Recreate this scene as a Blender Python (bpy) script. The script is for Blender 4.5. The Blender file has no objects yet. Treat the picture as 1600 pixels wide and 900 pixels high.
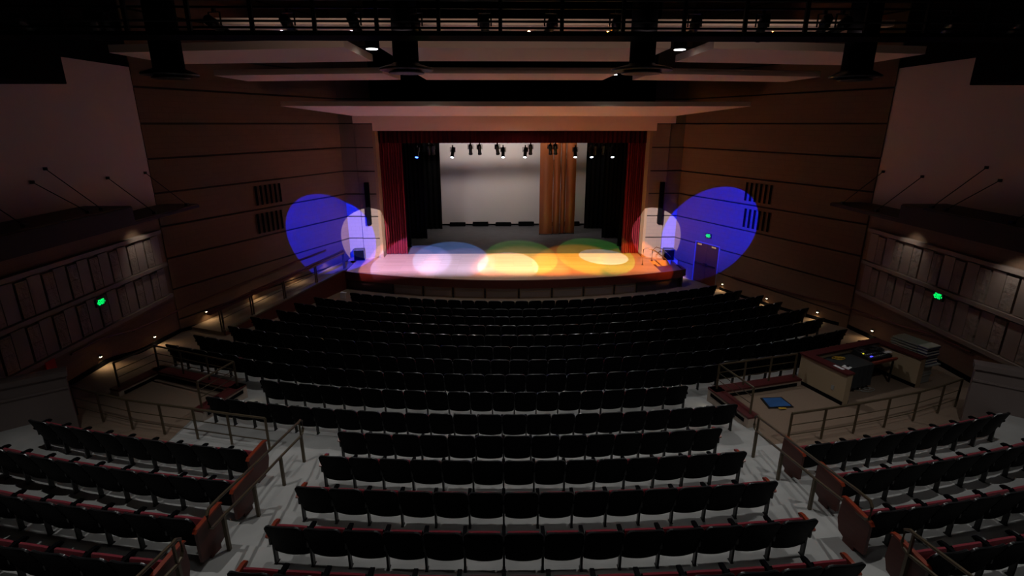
import bpy, math, random
from mathutils import Vector, Matrix
random.seed(7)
C = bpy.context.scene.collection
PI = math.pi
# ------------------------------------------------------------------ camera model (surveying helper)
F = 830.0; PITCH = math.radians(17.2); YAW = math.radians(1.0); CP = Vector((-.55, 0, 7.85))
def ray(x, y):
    u = (x-800)/F; v = (y-450)/F
    fy = math.cos(PITCH)-v*math.sin(PITCH); z = -(math.sin(PITCH)+v*math.cos(PITCH))
    return Vector((u*math.cos(YAW)+fy*math.sin(YAW), -u*math.sin(YAW)+fy*math.cos(YAW), z))
def onZ(x, y, Z): d = ray(x, y); return CP+d*((Z-CP.z)/d.z)
def onX(x, y, X): d = ray(x, y); return CP+d*((X-CP.x)/d.x)
def onY(x, y, Y): d = ray(x, y); return CP+d*((Y-CP.y)/d.y)

cam = bpy.data.cameras.new('camera'); co = bpy.data.objects.new('camera', cam); C.objects.link(co)
cam.sensor_width = 36; cam.lens = F/1600*36; cam.clip_end = 200
co.location = CP; co.rotation_euler = (PI/2-PITCH, 0, -YAW)
bpy.context.scene.camera = co

# ------------------------------------------------------------------ materials
def mat(name, col, rough=.6, metal=0, noise=0, nscale=5, bump=0, bscale=20, emit=None, estr=0, stretch=(1,1,1), spec=.5, sheen=0):
    m = bpy.data.materials.new(name); m.use_nodes = True
    nt = m.node_tree; b = nt.nodes['Principled BSDF']
    b.inputs['Base Color'].default_value = (*col, 1); b.inputs['Roughness'].default_value = rough
    b.inputs['Metallic'].default_value = metal; b.inputs['Specular IOR Level'].default_value = spec
    if sheen: b.inputs['Sheen Weight'].default_value = sheen
    if emit:
        b.inputs['Emission Color'].default_value = (*emit, 1); b.inputs['Emission Strength'].default_value = estr
    if noise or bump:
        g = nt.nodes.new('ShaderNodeNewGeometry') if stretch == 'w' else nt.nodes.new('ShaderNodeTexCoord')
        mp = nt.nodes.new('ShaderNodeMapping')
        nt.links.new(g.outputs['Position' if stretch == 'w' else 'Object'], mp.inputs[0])
        if stretch != 'w': mp.inputs['Scale'].default_value = stretch
        if noise:
            n = nt.nodes.new('ShaderNodeTexNoise'); n.inputs['Scale'].default_value = nscale; n.inputs['Detail'].default_value = 6
            r = nt.nodes.new('ShaderNodeMixRGB'); r.inputs[1].default_value = (*[c*(1-noise) for c in col], 1)
            r.inputs[2].default_value = (*[min(1, c*(1+noise)) for c in col], 1)
            nt.links.new(mp.outputs[0], n.inputs[0]); nt.links.new(n.outputs[0], r.inputs[0]); nt.links.new(r.outputs[0], b.inputs['Base Color'])
        if bump:
            n2 = nt.nodes.new('ShaderNodeTexNoise'); n2.inputs['Scale'].default_value = bscale; n2.inputs['Detail'].default_value = 5
            bp = nt.nodes.new('ShaderNodeBump'); bp.inputs['Strength'].default_value = bump; bp.inputs['Distance'].default_value = .03
            nt.links.new(mp.outputs[0], n2.inputs[0]); nt.links.new(n2.outputs[0], bp.inputs['Height']); nt.links.new(bp.outputs[0], b.inputs['Normal'])
    return m
def brickmat(name, c1, c2, mortar, w, h, rough=.8, bump=.4, axis='yz', msize=.008, rock=.0, rscale=9):
    m = bpy.data.materials.new(name); m.use_nodes = True
    nt = m.node_tree; b = nt.nodes['Principled BSDF']; b.inputs['Roughness'].default_value = rough
    g = nt.nodes.new('ShaderNodeNewGeometry'); s = nt.nodes.new('ShaderNodeSeparateXYZ'); c = nt.nodes.new('ShaderNodeCombineXYZ')
    nt.links.new(g.outputs['Position'], s.inputs[0])
    nt.links.new(s.outputs['XYZ'.index(axis[0].upper())], c.inputs[0]); nt.links.new(s.outputs['XYZ'.index(axis[1].upper())], c.inputs[1])
    t = nt.nodes.new('ShaderNodeTexBrick'); t.inputs['Color1'].default_value = (*c1, 1); t.inputs['Color2'].default_value = (*c2, 1)
    t.inputs['Mortar'].default_value = (*mortar, 1); t.inputs['Scale'].default_value = 1; t.inputs['Mortar Size'].default_value = msize
    t.inputs['Brick Width'].default_value = w; t.inputs['Row Height'].default_value = h
    nt.links.new(c.outputs[0], t.inputs[0]); nt.links.new(t.outputs[0], b.inputs['Base Color'])
    bp = nt.nodes.new('ShaderNodeBump'); bp.inputs['Strength'].default_value = bump; bp.inputs['Distance'].default_value = .02
    n = nt.nodes.new('ShaderNodeTexNoise'); n.inputs['Scale'].default_value = rscale; n.inputs['Detail'].default_value = 8
    nt.links.new(g.outputs['Position'], n.inputs[0])
    mx = nt.nodes.new('ShaderNodeMath'); mx.operation = 'MULTIPLY'; mx.inputs[1].default_value = rock
    sb = nt.nodes.new('ShaderNodeMath'); sb.operation = 'SUBTRACT'
    nt.links.new(n.outputs[0], mx.inputs[0]); nt.links.new(mx.outputs[0], sb.inputs[0]); nt.links.new(t.outputs['Fac'], sb.inputs[1])
    nt.links.new(sb.outputs[0], bp.inputs['Height']); nt.links.new(bp.outputs[0], b.inputs['Normal'])
    return m
CONC = mat('polished_concrete', (.36,.365,.36), .55, noise=.38, nscale=1.3, bump=.05)
CARP = mat('brown_carpet', (.20,.14,.10), .95, noise=.12, nscale=30, bump=.2, bscale=150)
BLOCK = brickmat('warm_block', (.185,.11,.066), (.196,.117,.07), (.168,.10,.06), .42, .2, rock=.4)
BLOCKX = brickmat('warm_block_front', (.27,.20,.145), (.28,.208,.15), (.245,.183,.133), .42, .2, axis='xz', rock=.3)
SPLIT = brickmat('split_face_block', (.29,.22,.18), (.24,.185,.15), (.19,.145,.12), .42, .4, bump=1, rock=3.0, rscale=5, msize=.004)
SMOOTH = mat('ground_face_trim', (.24,.18,.145), .6, noise=.08)
PLAST = mat('pale_plaster', (.60,.48,.44), .8, noise=.05, nscale=.7)
PLASTL = mat('low_wall_plaster', (.19,.15,.14), .75, noise=.1, nscale=2)
CLOUD = mat('cloud_panel', (.86,.66,.52), .7)
BEIGE = mat('beige_drywall', (.36,.27,.17), .8)
BLK = mat('black_paint', (.004,.004,.005), .8, spec=.03)
JOINT_SHADE = mat('painted_joint_shade', (.04,.024,.016), .9)  # dark colour painted behind the courses as shadow in the joints
BLKS = mat('black_plastic', (.0025,.0025,.0035), .5, spec=.03)
RIM = mat('rim_highlight_plastic', (.025,.026,.028), .28, spec=1.0)  # same plastic as the shell, lightened and glossed for an edge highlight
BLKG = mat('black_gloss', (.012,.012,.014), .3)
DARKC = mat('black_velour', (.002,.002,.0022), .95, spec=.1)
RED = mat('red_upholstery', (.20,.010,.024), .9, noise=.15, nscale=40, bump=.2, bscale=90, sheen=.2)
CURT = mat('crimson_velour', (.17,.012,.018), .9, spec=.2)
MAHO = mat('mahogany', (.085,.016,.010), .45, noise=.35, nscale=3, stretch=(1,1,6))
MAHOB = mat('mahogany_fascia', (.115,.02,.012), .35, noise=.35, nscale=2)
ORNG = mat('red_oak_cap', (.24,.035,.014), .3, noise=.2, nscale=6)
MAROON = mat('maroon_cap', (.075,.011,.012), .5)
BRONZE = mat('bronze_pipe', (.10,.075,.045), .4, metal=.35)
DKMET = mat('dark_metal', (.012,.012,.013), .4, metal=.3)
SHELL = mat('amber_wood_panel', (.21,.058,.015), .45, noise=.12, nscale=1, stretch=(3,3,.3))
SCREEN = mat('pale_cyclorama', (.62,.56,.54), .85, noise=.04, nscale=.8)
UPSTG = mat('dark_stage_floor', (.115,.112,.12), .6, noise=.3, nscale=2)
WHT = mat('white_paper', (.75,.75,.78), .7)
GRY = mat('grey_plastic', (.30,.31,.29), .5)
NAVY = mat('navy_edge', (.02,.025,.10), .5)
BLUE = mat('blue_vinyl', (.03,.10,.28), .35, noise=.5, nscale=3)
REDB = mat('red_box_paint', (.6,.012,.012), .4)
YEL = mat('yellow_cable', (.55,.33,.03), .5)
CLOTH = mat('black_tablecloth', (.018,.021,.024), .85)
CHROME = mat('brushed_metal', (.5,.5,.5), .25, metal=1)
CLEAR = mat('clear_bin_plastic', (.30,.32,.30), .2)
LAMPW = mat('lamp_lens', (1,1,1), .3, emit=(.95,.97,1), estr=6)
LAMPS = mat('stage_lens', (1,1,1), .3, emit=(.8,.88,1), estr=4)
LAMPB = mat('blue_lens', (.1,.2,1), .3, emit=(.08,.2,1), estr=5)
LAMPY = mat('step_lens', (1,1,1), .3, emit=(1,.8,.5), estr=7)
LENSD = mat('dark_lens', (.05,.05,.06), .15)
GREEN = mat('exit_green', (0,.3,.05), .4, emit=(.0,1,.16), estr=1.0)
LEDB = mat('blue_led', (0,0,1), .4, emit=(.05,.05,1), estr=3)
LEDY = mat('yellow_led', (1,1,0), .4, emit=(.9,.8,.05), estr=1)
# wooden apron: boards run left-right
def woodfloor():
    m = bpy.data.materials.new('maple_boards'); m.use_nodes = True; nt = m.node_tree; b = nt.nodes['Principled BSDF']
    g = nt.nodes.new('ShaderNodeNewGeometry')
    t = nt.nodes.new('ShaderNodeTexBrick'); t.inputs['Scale'].default_value = 1; t.inputs['Brick Width'].default_value = 1.9; t.inputs['Row Height'].default_value = .12
    t.inputs['Mortar Size'].default_value = .004; t.inputs['Color1'].default_value = (.66,.45,.29,1); t.inputs['Color2'].default_value = (.56,.36,.22,1); t.inputs['Mortar'].default_value = (.3,.17,.09,1)
    nt.links.new(g.outputs['Position'], t.inputs[0]); nt.links.new(t.outputs[0], b.inputs['Base Color'])
    b.inputs['Roughness'].default_value = .42
    return m
WOOD = woodfloor()

# ------------------------------------------------------------------ mesh builder
class MB:
    def __init__(s): s.v = []; s.f = []; s.m = []; s.mats = []
    def mi(s, m):
        if m not in s.mats: s.mats.append(m)
        return s.mats.index(m)
    def add(s, vs, fs, m=None):
        o = len(s.v); s.v += [tuple(v) for v in vs]; k = s.mi(m) if m else 0
        for f in fs: s.f.append([i+o for i in f]); s.m.append(k)
        return s
    def box(s, x0, x1, y0, y1, z0, z1, m=None, M=None):
        vs = [(x,y,z) for z in (z0,z1) for y in (y0,y1) for x in (x0,x1)]
        if M: vs = [M @ Vector(v) for v in vs]
        return s.add(vs, [(0,2,3,1),(4,5,7,6),(0,1,5,4),(2,6,7,3),(0,4,6,2),(1,3,7,5)], m)
    def prism(s, poly, z0, z1, m=None, ztop=None):
        n = len(poly); zt = ztop or [z1]*n
        zb = z0 if isinstance(z0, (list,tuple)) else [z0]*n
        a = sum(poly[i][0]*poly[(i+1)%n][1]-poly[(i+1)%n][0]*poly[i][1] for i in range(n))
        idx = list(range(n)) if a > 0 else list(range(n))[::-1]
        poly = [poly[i] for i in idx]; zt = [zt[i] for i in idx]; zb = [zb[i] for i in idx]
        vs = [(p[0],p[1],z) for p, z in zip(poly, zb)]+[(p[0],p[1],z) for p, z in zip(poly, zt)]
        fs = [list(range(n))[::-1], [n+i for i in range(n)]]+[(i,(i+1)%n,n+(i+1)%n,n+i) for i in range(n)]
        return s.add(vs, fs, m)
    def tube(s, pts, r, n=8, m=None, cap=True):
        pts = [Vector(p) for p in pts]; rings = []; up = Vector((0,0,1))
        for i, p in enumerate(pts):
            d = (pts[min(i+1,len(pts)-1)]-pts[max(i-1,0)]).normalized()
            a = d.cross(up)
            if a.length < .1: a = d.cross(Vector((1,0,0)))
            a.normalize(); b = a.cross(d)
            rr = r[i] if isinstance(r,(list,tuple)) else r
            rings.append([p+a*math.cos(2*PI*k/n)*rr+b*math.sin(2*PI*k/n)*rr for k in range(n)])
        vs = [v for R in rings for v in R]
        fs = [(i*n+k, i*n+(k+1)%n, (i+1)*n+(k+1)%n, (i+1)*n+k) for i in range(len(pts)-1) for k in range(n)]
        if cap: fs += [list(range(n))[::-1], [(len(pts)-1)*n+k for k in range(n)]]
        return s.add(vs, fs, m)
    def bar(s, a, b, w, h, m=None):   # rectangular bar from a to b
        a = Vector(a); b = Vector(b); d = (b-a).normalized(); up = Vector((0,0,1))
        x = d.cross(up); x = x.normalized() if x.length > .05 else Vector((1,0,0)); z = x.cross(d)
        vs = [p+x*i*w/2+z*j*h/2 for p in (a,b) for i, j in ((-1,-1),(1,-1),(1,1),(-1,1))]
        return s.add(vs, [(0,1,2,3),(7,6,5,4),(0,4,5,1),(1,5,6,2),(2,6,7,3),(3,7,4,0)], m)
    def lathe(s, prof, c=(0,0,0), n=20, m=None):
        vs = [(c[0]+r*math.cos(2*PI*k/n), c[1]+r*math.sin(2*PI*k/n), c[2]+z) for r, z in prof for k in range(n)]
        fs = [(i*n+k, i*n+(k+1)%n, (i+1)*n+(k+1)%n, (i+1)*n+k) for i in range(len(prof)-1) for k in range(n)]
        fs += [list(range(n))[::-1], [(len(prof)-1)*n+k for k in range(n)]]
        return s.add(vs, fs, m)
    def mesh(s, name, m=None):
        me = bpy.data.meshes.new(name); me.from_pydata(s.v, [], s.f)
        ms = s.mats or [m]
        for q in ms: me.materials.append(q)
        if s.mats: me.polygons.foreach_set('material_index', s.m)
        me.update(); return me
    def build(s, name, m=None, parent=None, smooth=False, bevel=0, loc=None):
        me = s.mesh(name, m); o = bpy.data.objects.new(name, me); C.objects.link(o)
        if smooth: sm(me)
        if bevel:
            b = o.modifiers.new('bevel', 'BEVEL'); b.width = bevel; b.segments = 2; b.limit_method = 'ANGLE'
        if parent: o.parent = parent
        if loc: o.location = loc
        return o
def sm(me, ang=40):
    me.polygons.foreach_set('use_smooth', [True]*len(me.polygons))
    try: me.set_sharp_from_angle(angle=math.radians(ang))
    except Exception: pass
def tag(o, label=None, cat=None, group=None, kind=None):
    if label: o['label'] = label
    if cat: o['category'] = cat
    if group: o['group'] = group
    if kind: o['kind'] = kind
    return o
def empty(name, loc, rz=0):
    o = bpy.data.objects.new(name, None); C.objects.link(o); o.location = loc; o.rotation_euler.z = rz; o.empty_display_size = .1; return o
def T(loc, rz=0): return Matrix.Translation(Vector(loc)) @ Matrix.Rotation(rz, 4, 'Z')
def struct(o): o['kind'] = 'structure'; return o

# ------------------------------------------------------------------ floor profile
YC = 42.0
TAB = [(13,0),(21.2,0),(22.3,.03),(23.3,.08),(24.35,.14),(25.45,.22),(26.6,.31),(27.8,.41),(28.97,.52),(30.15,.62),(31.35,.70),(32.4,.80),(60,.80)]
def base(r):
    for (a,za),(b,zb) in zip(TAB, TAB[1:]):
        if a <= r <= b: return za+(zb-za)*(r-a)/(b-a)
    return 0
def side_of(x):
    return x < -5.5 or x > 5.6
def fz(x, r):
    if r >= 36.6: return 1.86
    if r >= 35.6: return 1.67
    if r >= 34.6: return 1.48
    if side_of(x):
        if r >= 33.0: return 1.29
        if x < -8.35 or x > 5.6:
            if r > 29.6: return .78
            if r > 28.4: return base(28.4)+(.78-base(28.4))*(r-28.4)/1.2
        return base(r)
    if r >= 33.5: return 1.29
    if r >= 32.4: return 1.1
    return base(r)
def W(r):      # half width of the hall where the arc of radius r meets the wall
    lo, hi = 0, 12.85
    for _ in range(40):
        x = (lo+hi)/2
        if x > r*.999: hi = x; continue
        Y = YC-math.sqrt(r*r-x*x)
        w = 12.85-max(0, Y-19)*.4369
        if x < w: lo = x
        else: hi = x
    return lo
def arcpt(x, r): return YC-math.sqrt(r*r-x*x)
def floor_mesh():
    xs = sorted(set([round(-12.85+i*.5,3) for i in range(52)]+[-8.355,-8.345,-5.505,-5.495,5.595,5.605,12.85,-11,10.8]))
    rs = [14+i*.5 for i in range(31)]
    for a in (32.4,33.0,33.5,34.6,35.6,36.6): rs += [a-.001, a]
    rs += [28.4,29.6,30.2,31.5,36.1,37.2,38,39,40,41,42.5]; rs = sorted(set(rs))
    V = []; M_ = {}
    b = MB()
    for r in rs:
        w = W(r)
        for x in xs:
            xx = max(-w, min(w, x)); V.append((xx, arcpt(xx, r), fz(xx+(1e-6 if xx>0 else -1e-6), r)))
    n = len(xs)
    conc, carp = [], []
    for j in range(len(rs)-1):
        for i in range(n-1):
            q = (j*n+i, (j+1)*n+i, (j+1)*n+i+1, j*n+i+1)
            p = [V[k] for k in q]
            if abs(p[0][0]-p[3][0]) < 1e-4 and abs(p[1][0]-p[2][0]) < 1e-4: continue
            xm = (p[0][0]+p[3][0])/2; rm = (rs[j]+rs[j+1])/2
            car = rm < 20.3 or (rm < 33.0 and (xm < -11.1 or xm > 11.3)) or (rm < 28 and (xm < -10.7+(28-rm)*.55 - 0 and xm < -7.2)) or (rm < 28 and xm > 11.2-(28-rm)*.3) or (29.5 < rm < 33.0 and (xm < -8.35 or xm > 5.6))
            (carp if car else conc).append(q[::-1])
    b.add(V, conc, CONC)
    o = len(b.v)
    b.v += V
    k = b.mi(CARP)
    for q in carp: b.f.append([i+o for i in q]); b.m.append(k)
    f = b.build('floor'); struct(f)
    return f
floor_mesh()

# ------------------------------------------------------------------ walls
ZT = 14.0
SD = Vector((.4004,.9163)); # splay direction is (-side*.4004, .9163)
def sw(side, s, z, off=0):      # point on splayed wall: s metres from its near end, off metres into the hall
    return Vector((side*(12.8-.4004*s-.9163*off), 19+.9163*s-.4004*off, z))
JZ = [-.4,.80,1.98,3.15,4.33,5.5,6.68,7.85,9.02,10.2,11.4,12.6,14.0]
def course_wall(name, P, L, m):   # P(s, z, off)
    b = MB()
    def slab(s0,s1,z0,z1,o0,o1,m=m):
        vs = [P(s,z,o) for z in (z0,z1) for o in (o0,o1) for s in (s0,s1)]
        b.add(vs, [(0,2,3,1),(4,5,7,6),(0,1,5,4),(2,6,7,3),(0,4,6,2),(1,3,7,5)], m)
    slab(-.0, L, -.4, ZT, -.25, 0, JOINT_SHADE)
    for a, c in zip(JZ, JZ[1:]): slab(0, L, a+.035, c-.035, 0, .045)
    o = b.build(name); struct(o)
    return o
LS = 9.95
for side, nm in ((-1,'left'),(1,'right')):
    # splayed wall; the right one is interrupted by the door
    if side == -1:
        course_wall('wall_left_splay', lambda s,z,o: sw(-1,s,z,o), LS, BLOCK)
    else:
        D0, D1, DT = 6.75, 8.42, 2.12
        b = MB()
        def slab(s0,s1,z0,z1,o0,o1,m=BLOCK):
            vs = [sw(1,s,z,o) for z in (z0,z1) for o in (o0,o1) for s in (s0,s1)]
            b.add(vs, [(0,2,3,1),(4,5,7,6),(0,1,5,4),(2,6,7,3),(0,4,6,2),(1,3,7,5)], m)
        for s0,s1,za in ((0,D0,-.4),(D0,D1,DT),(D1,LS,-.4)):
            slab(s0,s1,za,ZT,-.25,0,JOINT_SHADE)
            for a, c in zip(JZ, JZ[1:]):
                if c-.035 > za: slab(s0,s1,max(a+.03,za),c-.03,0,.07)
        struct(b.build('wall_right_splay'))
    # ribbed wall parallel to the hall axis
    X = side*12.8
    b = MB()
    Y0 = 3.0
    def wb(y0,y1,z0,z1,d0,d1,m):
        xa, xb = sorted((X-side*d0, X-side*d1)); b.box(xa,xb,y0,y1,z0,z1,m)
    wb(Y0,19,-.4,5.1,-.25,0,BLOCK)
    wb(Y0,19,5.1,9.62,-.25,.02,PLAST)
    wb(Y0,19,9.62,9.75,-.25,.03,BLK)
    wb(Y0,19,9.75,ZT,-.25,0,BLK)
    for z in (4.23,3.05,1.88):
        wb(Y0,18.75,z-.09,z+.03,0,.17,SMOOTH)
    for z0,z1 in ((1.91,2.96),(3.08,4.14)):
        y = 18.6; k = 0
        while y > Y0+.5:
            w = .40 if k % 2 == 0 else .34
            wb(y-w,y,z0+.02,z1-.05-(k%2)*.05,0,.10,SPLIT if k%2 else SMOOTH)
            y -= w+(.02 if k % 2 == 0 else .07); k += 1
    struct(b.build('wall_%s' % nm))
    # black base trim
    b = MB()
    pts = [(y, ) for y in ()]
    n = 26; path = []
    for i in range(n+1):
        y = 10.0+(19-10.0)*i/n; r = math.hypot(12.75, YC-y); path.append((X-side*.02, y, fz(side*12.7, r)))
    L0 = len(path)
    for i in range(1,20):
        s = i*LS*.93/20; p = sw(side, s, 0, .05)
        if side == 1 and D0-.1 < s < D1+.1: continue
        path.append((p.x, p.y, fz(p.x, math.hypot(p.x, YC-p.y))))
    for a, c in zip(path, path[1:]):
        if math.dist(a, c) > 1.2: continue
        b.bar((a[0],a[1],a[2]+.07), (c[0],c[1],c[2]+.07), .06, .14)
    struct(b.build('baseboard_%s' % nm, BLK))
# proscenium wall
YP = 28.2
b = MB()
for side in (-1,1):
    xa, xb = sorted((side*7.1, side*8.85))
    b.box(xa,xb,YP,YP+.5,-.4,ZT,JOINT_SHADE)
    for a, c in zip(JZ, JZ[1:]):
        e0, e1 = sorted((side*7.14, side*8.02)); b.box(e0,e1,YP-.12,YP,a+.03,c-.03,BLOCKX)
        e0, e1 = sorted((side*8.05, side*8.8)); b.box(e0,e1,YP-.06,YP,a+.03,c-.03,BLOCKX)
b.box(-7.1,7.1,YP,YP+.5,7.5,ZT,BLK)
b.box(-9,9,YP-.02,YP,8.35,ZT,BLK)
struct(b.build('wall_stage'))
b = MB()
for side in (-1,1):
    xa, xb = sorted((side*7.0, side*7.14)); b.box(xa,xb,YP-.12,YP+.6,.9,7.5)
struct(b.build('trim_1', mat('tan_reveal', (.34,.22,.12), .7)))
# bulkheads above the opening
b = MB()
zt = 8.2
b.box(-7.85,8.0,27.25,YP,7.86,8.2,CLOUD); b.box(-7.05,7.25,27.85,YP+.1,7.5,7.87,CLOUD)
struct(b.build('trim_2'))
# ceiling and rear
b = MB(); b.box(-13.1,13.1,-4,28.4,ZT,ZT+.2); struct(b.build('ceiling', BLK))
b = MB(); b.box(-13.1,13.1,-4.2,-4,-.4,ZT); struct(b.build('wall_rear', BLK))
b = MB()
for s in (-1,1):
    xa, xb = sorted((s*12.8, s*13.05)); b.box(xa,xb,-4,3,-.4,ZT)
struct(b.build('wall_side_rear', BLK))
# stage house box
b = MB()
b.box(-12,12,40,40.2,.0,12.5); b.box(-12.2,-12,28.7,40,0,12.5); b.box(12,12.2,28.7,40,0,12.5); b.box(-12.2,12.2,28.7,40.2,12.5,12.7)
struct(b.build('wall_stagehouse', BLK))

# low plaster walls beside the side blocks
for side, nm in ((-1,'left'),(1,'right')):
    P0 = Vector((side*10.72, 11.35)); P1 = Vector((side*12.8, 9.75)); d = (P1-P0).normalized(); nrm = Vector((d.y,-d.x))*side*-1
    b = MB()
    t = .26
    def quad(p0,p1,t0,t1): return [tuple(p0+nrm*t0), tuple(p1+nrm*t0), tuple(p1+nrm*t1), tuple(p0+nrm*t1)]
    b.prism(quad(P0,P1,0,t), .5, 2.3, PLASTL, ztop=[2.26,2.34,2.34,2.26])
    b.prism(quad(P0-d*.04,P1,-.05,t+.05), [2.26,2.34,2.34,2.26], 0, PLASTL, ztop=[2.38,2.46,2.46,2.38])
    b.prism(quad(P0-d*.0,P1,-.03,t+.03), [1.95,2.0,2.0,1.95], 0, PLASTL, ztop=[2.0,2.05,2.05,2.0])
    struct(b.build('wall_low_%s' % nm))

# ------------------------------------------------------------------ stage
def sfront(x): return 23.65+21-math.sqrt(441-x*x)
SZ = .9
b = MB()
xs = [-8.3+i*.5 for i in range(34)]
xs = [x for x in xs if x < 7.2]+[7.2]
front = [(x, sfront(x)) for x in xs]
b.prism(front+[(7.2,28.95),(-8.3,28.95)], .55, SZ, WOOD)
b.prism([(7.2,27.3),(8.75,27.3),(8.75,28.95),(7.2,28.95)], .55, SZ, WOOD)
b.prism([(7.2,sfront(7.2)),(7.2,26.0),(8.6,26.4),(8.6,sfront(8.6))], .55, SZ, MAHOB)
b.prism([(-8.8,28.95),(-8.8,27.6),(-8.3,26.8),(-8.3,28.95)], .55, SZ, WOOD)
b.box(-12,12,28.95,40,.4,SZ,UPSTG)
st = b.build('floor'); struct(st)
# curved mahogany nosing
b = MB()
xs2 = [-8.35+i*.418 for i in range(41)]
for a, c in zip(xs2, xs2[1:]):
    b.prism([(a,sfront(a)-.06),(c,sfront(c)-.06),(c,sfront(c)+.02),(a,sfront(a)+.02)], .52, SZ+.012)
struct(b.build('trim_3', MAHOB, smooth=True))
b = MB()
for a, c in zip(xs2, xs2[1:]):
    b.prism([(a,sfront(a)+.18),(c,sfront(c)+.18),(c,sfront(c)+.3),(a,sfront(a)+.3)], -.1, .56)
b.box(8.37,8.45,25.4,27.6,-.1,.9); 
struct(b.build('wall_stage_front', mat('stage_skirt', (.10,.075,.06), .7)))
# steps down at stage right corner (in the recess)
t = empty('stage_steps', (7.2,26.0,0)); tag(t, 'dark stained steps sunk into the right front corner of the stage', 'steps')
for i in range(3):
    bb = MB(); bb.prism([(0.0+i*.38,0.05),(.38+i*.38,.12),(.38+i*.38,1.28),(i*.38,1.28)], 0, .68-i*.2); bb.build('step', MAROON, t)
# removable front panels between double posts
px = [610,660,708,758,810.5,862,912,962,1000]
ords = ['leftmost','second from the left','third from the left','fourth from the left','fourth from the right','third from the right','second from the right','rightmost']
def xpost(x): return onY(x, 458, 23.85).x
X_ = [xpost(p) for p in px]
for i in range(8):
    a, c = X_[i]+.05, X_[i+1]-.05; xm = (a+c)/2; ang = math.asin(xm/21)
    t = empty('stage_front_panel', (xm, sfront(xm)-.02+.12, 0), ang)
    w = (c-a)/2/math.cos(ang)
    tag(t, '%s of the framed grey panels below the curved stage edge' % ords[i], 'panel', 'framed panels under the stage edge')
    q = MB(); q.box(-w+.05,w-.05,-.015,.015,.04,.47); q.build('board', mat('panel_board%d'%i, (.33,.27,.26), .35), t) if i == 0 else q.build('board', bpy.data.materials['panel_board0'], t)
    q = MB(); q.box(-w,w,-.04,.03,.46,.52); q.box(-w,w,-.04,.03,0,.05); q.box(-w,-w+.05,-.04,.03,.05,.46); q.box(w-.05,w,-.04,.03,.05,.46); q.box(-w+.05,w-.05,-.035,-.015,.31,.335)
    q.build('frame', bpy.data.materials.get('panel_frame') or mat('panel_frame', (.34,.24,.17), .5), t)
for i in range(9):
    xm = X_[i]; ang = math.asin(xm/21)
    t = empty('panel_post', (xm, sfront(xm)+.07, 0), ang)
    tag(t, 'slim black post between framed panels, %s' % (('number %d' % 0) if 0 else ['at the left end of the run','right of the leftmost panel','right of the second panel','right of the third panel','at the middle of the run','left of the third panel from the right','left of the second panel from the right','left of the rightmost panel','at the right end of the run'][i]), 'post', 'posts between the stage front panels')
    q = MB(); q.box(-.035,.035,-.04,.04,0,.54); q.build('post_shaft', DKMET, t)
    for zb_ in (.1,.4):
        q = MB(); q.box(-.04,.04,-.055,-.04,zb_,zb_+.04); q.build('bracket', BRONZE, t)

# handrails of the stage steps
for k,(lab,pl) in enumerate((('front handrail of the steps sunk in the right stage corner', [(6.62,26.35,.9),(6.62,26.35,1.72),(6.8,26.3,1.80),(7.2,26.2,1.66),(7.75,26.1,1.25),(8.0,26.05,.9)]),
                 ('rear handrail of the stage corner steps, nearer the wall column', [(7.35,27.25,.9),(7.35,27.25,1.45),(7.55,27.3,1.62),(7.9,27.3,1.5),(8.3,27.3,1.15),(8.45,27.3,.9)]))):
    t = empty('step_handrail', pl[0]); tag(t, lab, 'handrail', 'stage step handrails')
    q = MB(); q.tube([Vector(p)-Vector(pl[0]) for p in pl], .024); q.build('rail_pipe', BRONZE, t, smooth=True)
    q = MB(); q.box(-.05,.05,-.05,.05,0,.012); q.build('base_flange', BRONZE, t)

# ramp on the left with guard
G0 = Vector((-11.05,18.75)); G1 = Vector((-8.35,25.5)); gd = (G1-G0); gl = gd.length; gd.normalize(); gn = Vector((-gd.y,gd.x))
w0 = sw(-1, -.0, 0, .05)
b = MB()
pa = [tuple(G0), tuple(G1), tuple(sw(-1,6.75,0,.05).xy), tuple(sw(-1,.3,0,.05).xy)]
pa = [tuple(G0), tuple(G1), (-8.3,27.6), (-9.0,27.2), (sw(-1,.4,0,.06).x, sw(-1,.4,0,.06).y)]
b.prism(pa, -.1, 0, CARP, ztop=[.36,.9,.9,.9,.36])
struct(b.build('floor'))
b = MB()
b.prism([tuple(G0-gn*.09), tuple(G1-gn*.09), tuple(G1+gn*.03), tuple(G0+gn*.03)], -.1, 0, MAHO, ztop=[.40,.97,.97,.40])
b.prism([tuple(G0-gn*.13), tuple(G1-gn*.13), tuple(G1+gn*.06), tuple(G0+gn*.06)], [.40,.97,.97,.40], 0, mat('sill_cap',(.13,.10,.07),.4), ztop=[.46,1.03,1.03,.46])
struct(b.build('trim_4'))
t = empty('ramp_guard', (G0.x,G0.y,.36)); tag(t, 'mahogany topped guard rail along the left ramp up to the stage', 'railing')
def gp(s, z): p = G0+gd*s; return Vector((p.x-G0.x, p.y-G0.y, z+(.54)*s/gl+.08))
q = MB(); q.bar(gp(-.5,.86), gp(gl,.86), .16, .10); q.build('top_rail', MAHO, t, bevel=.01)
q = MB(); q.bar(gp(-.5,.95), gp(gl,.95), .06, .05); q.build('grab_rail', MAHO, t, bevel=.01)
for z in (.45,):
    q = MB(); q.tube([gp(0,z), gp(gl,z)], .014); q.build('mid_rail', BRONZE, t)
for s in (0,1.45,3.2,5.2,gl-.05):
    for e in (-.05,.05):
        q = MB(); q.bar(gp(s+e,-.05), gp(s+e,.84), .045, .045); q.build('post', BRONZE, t)
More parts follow.
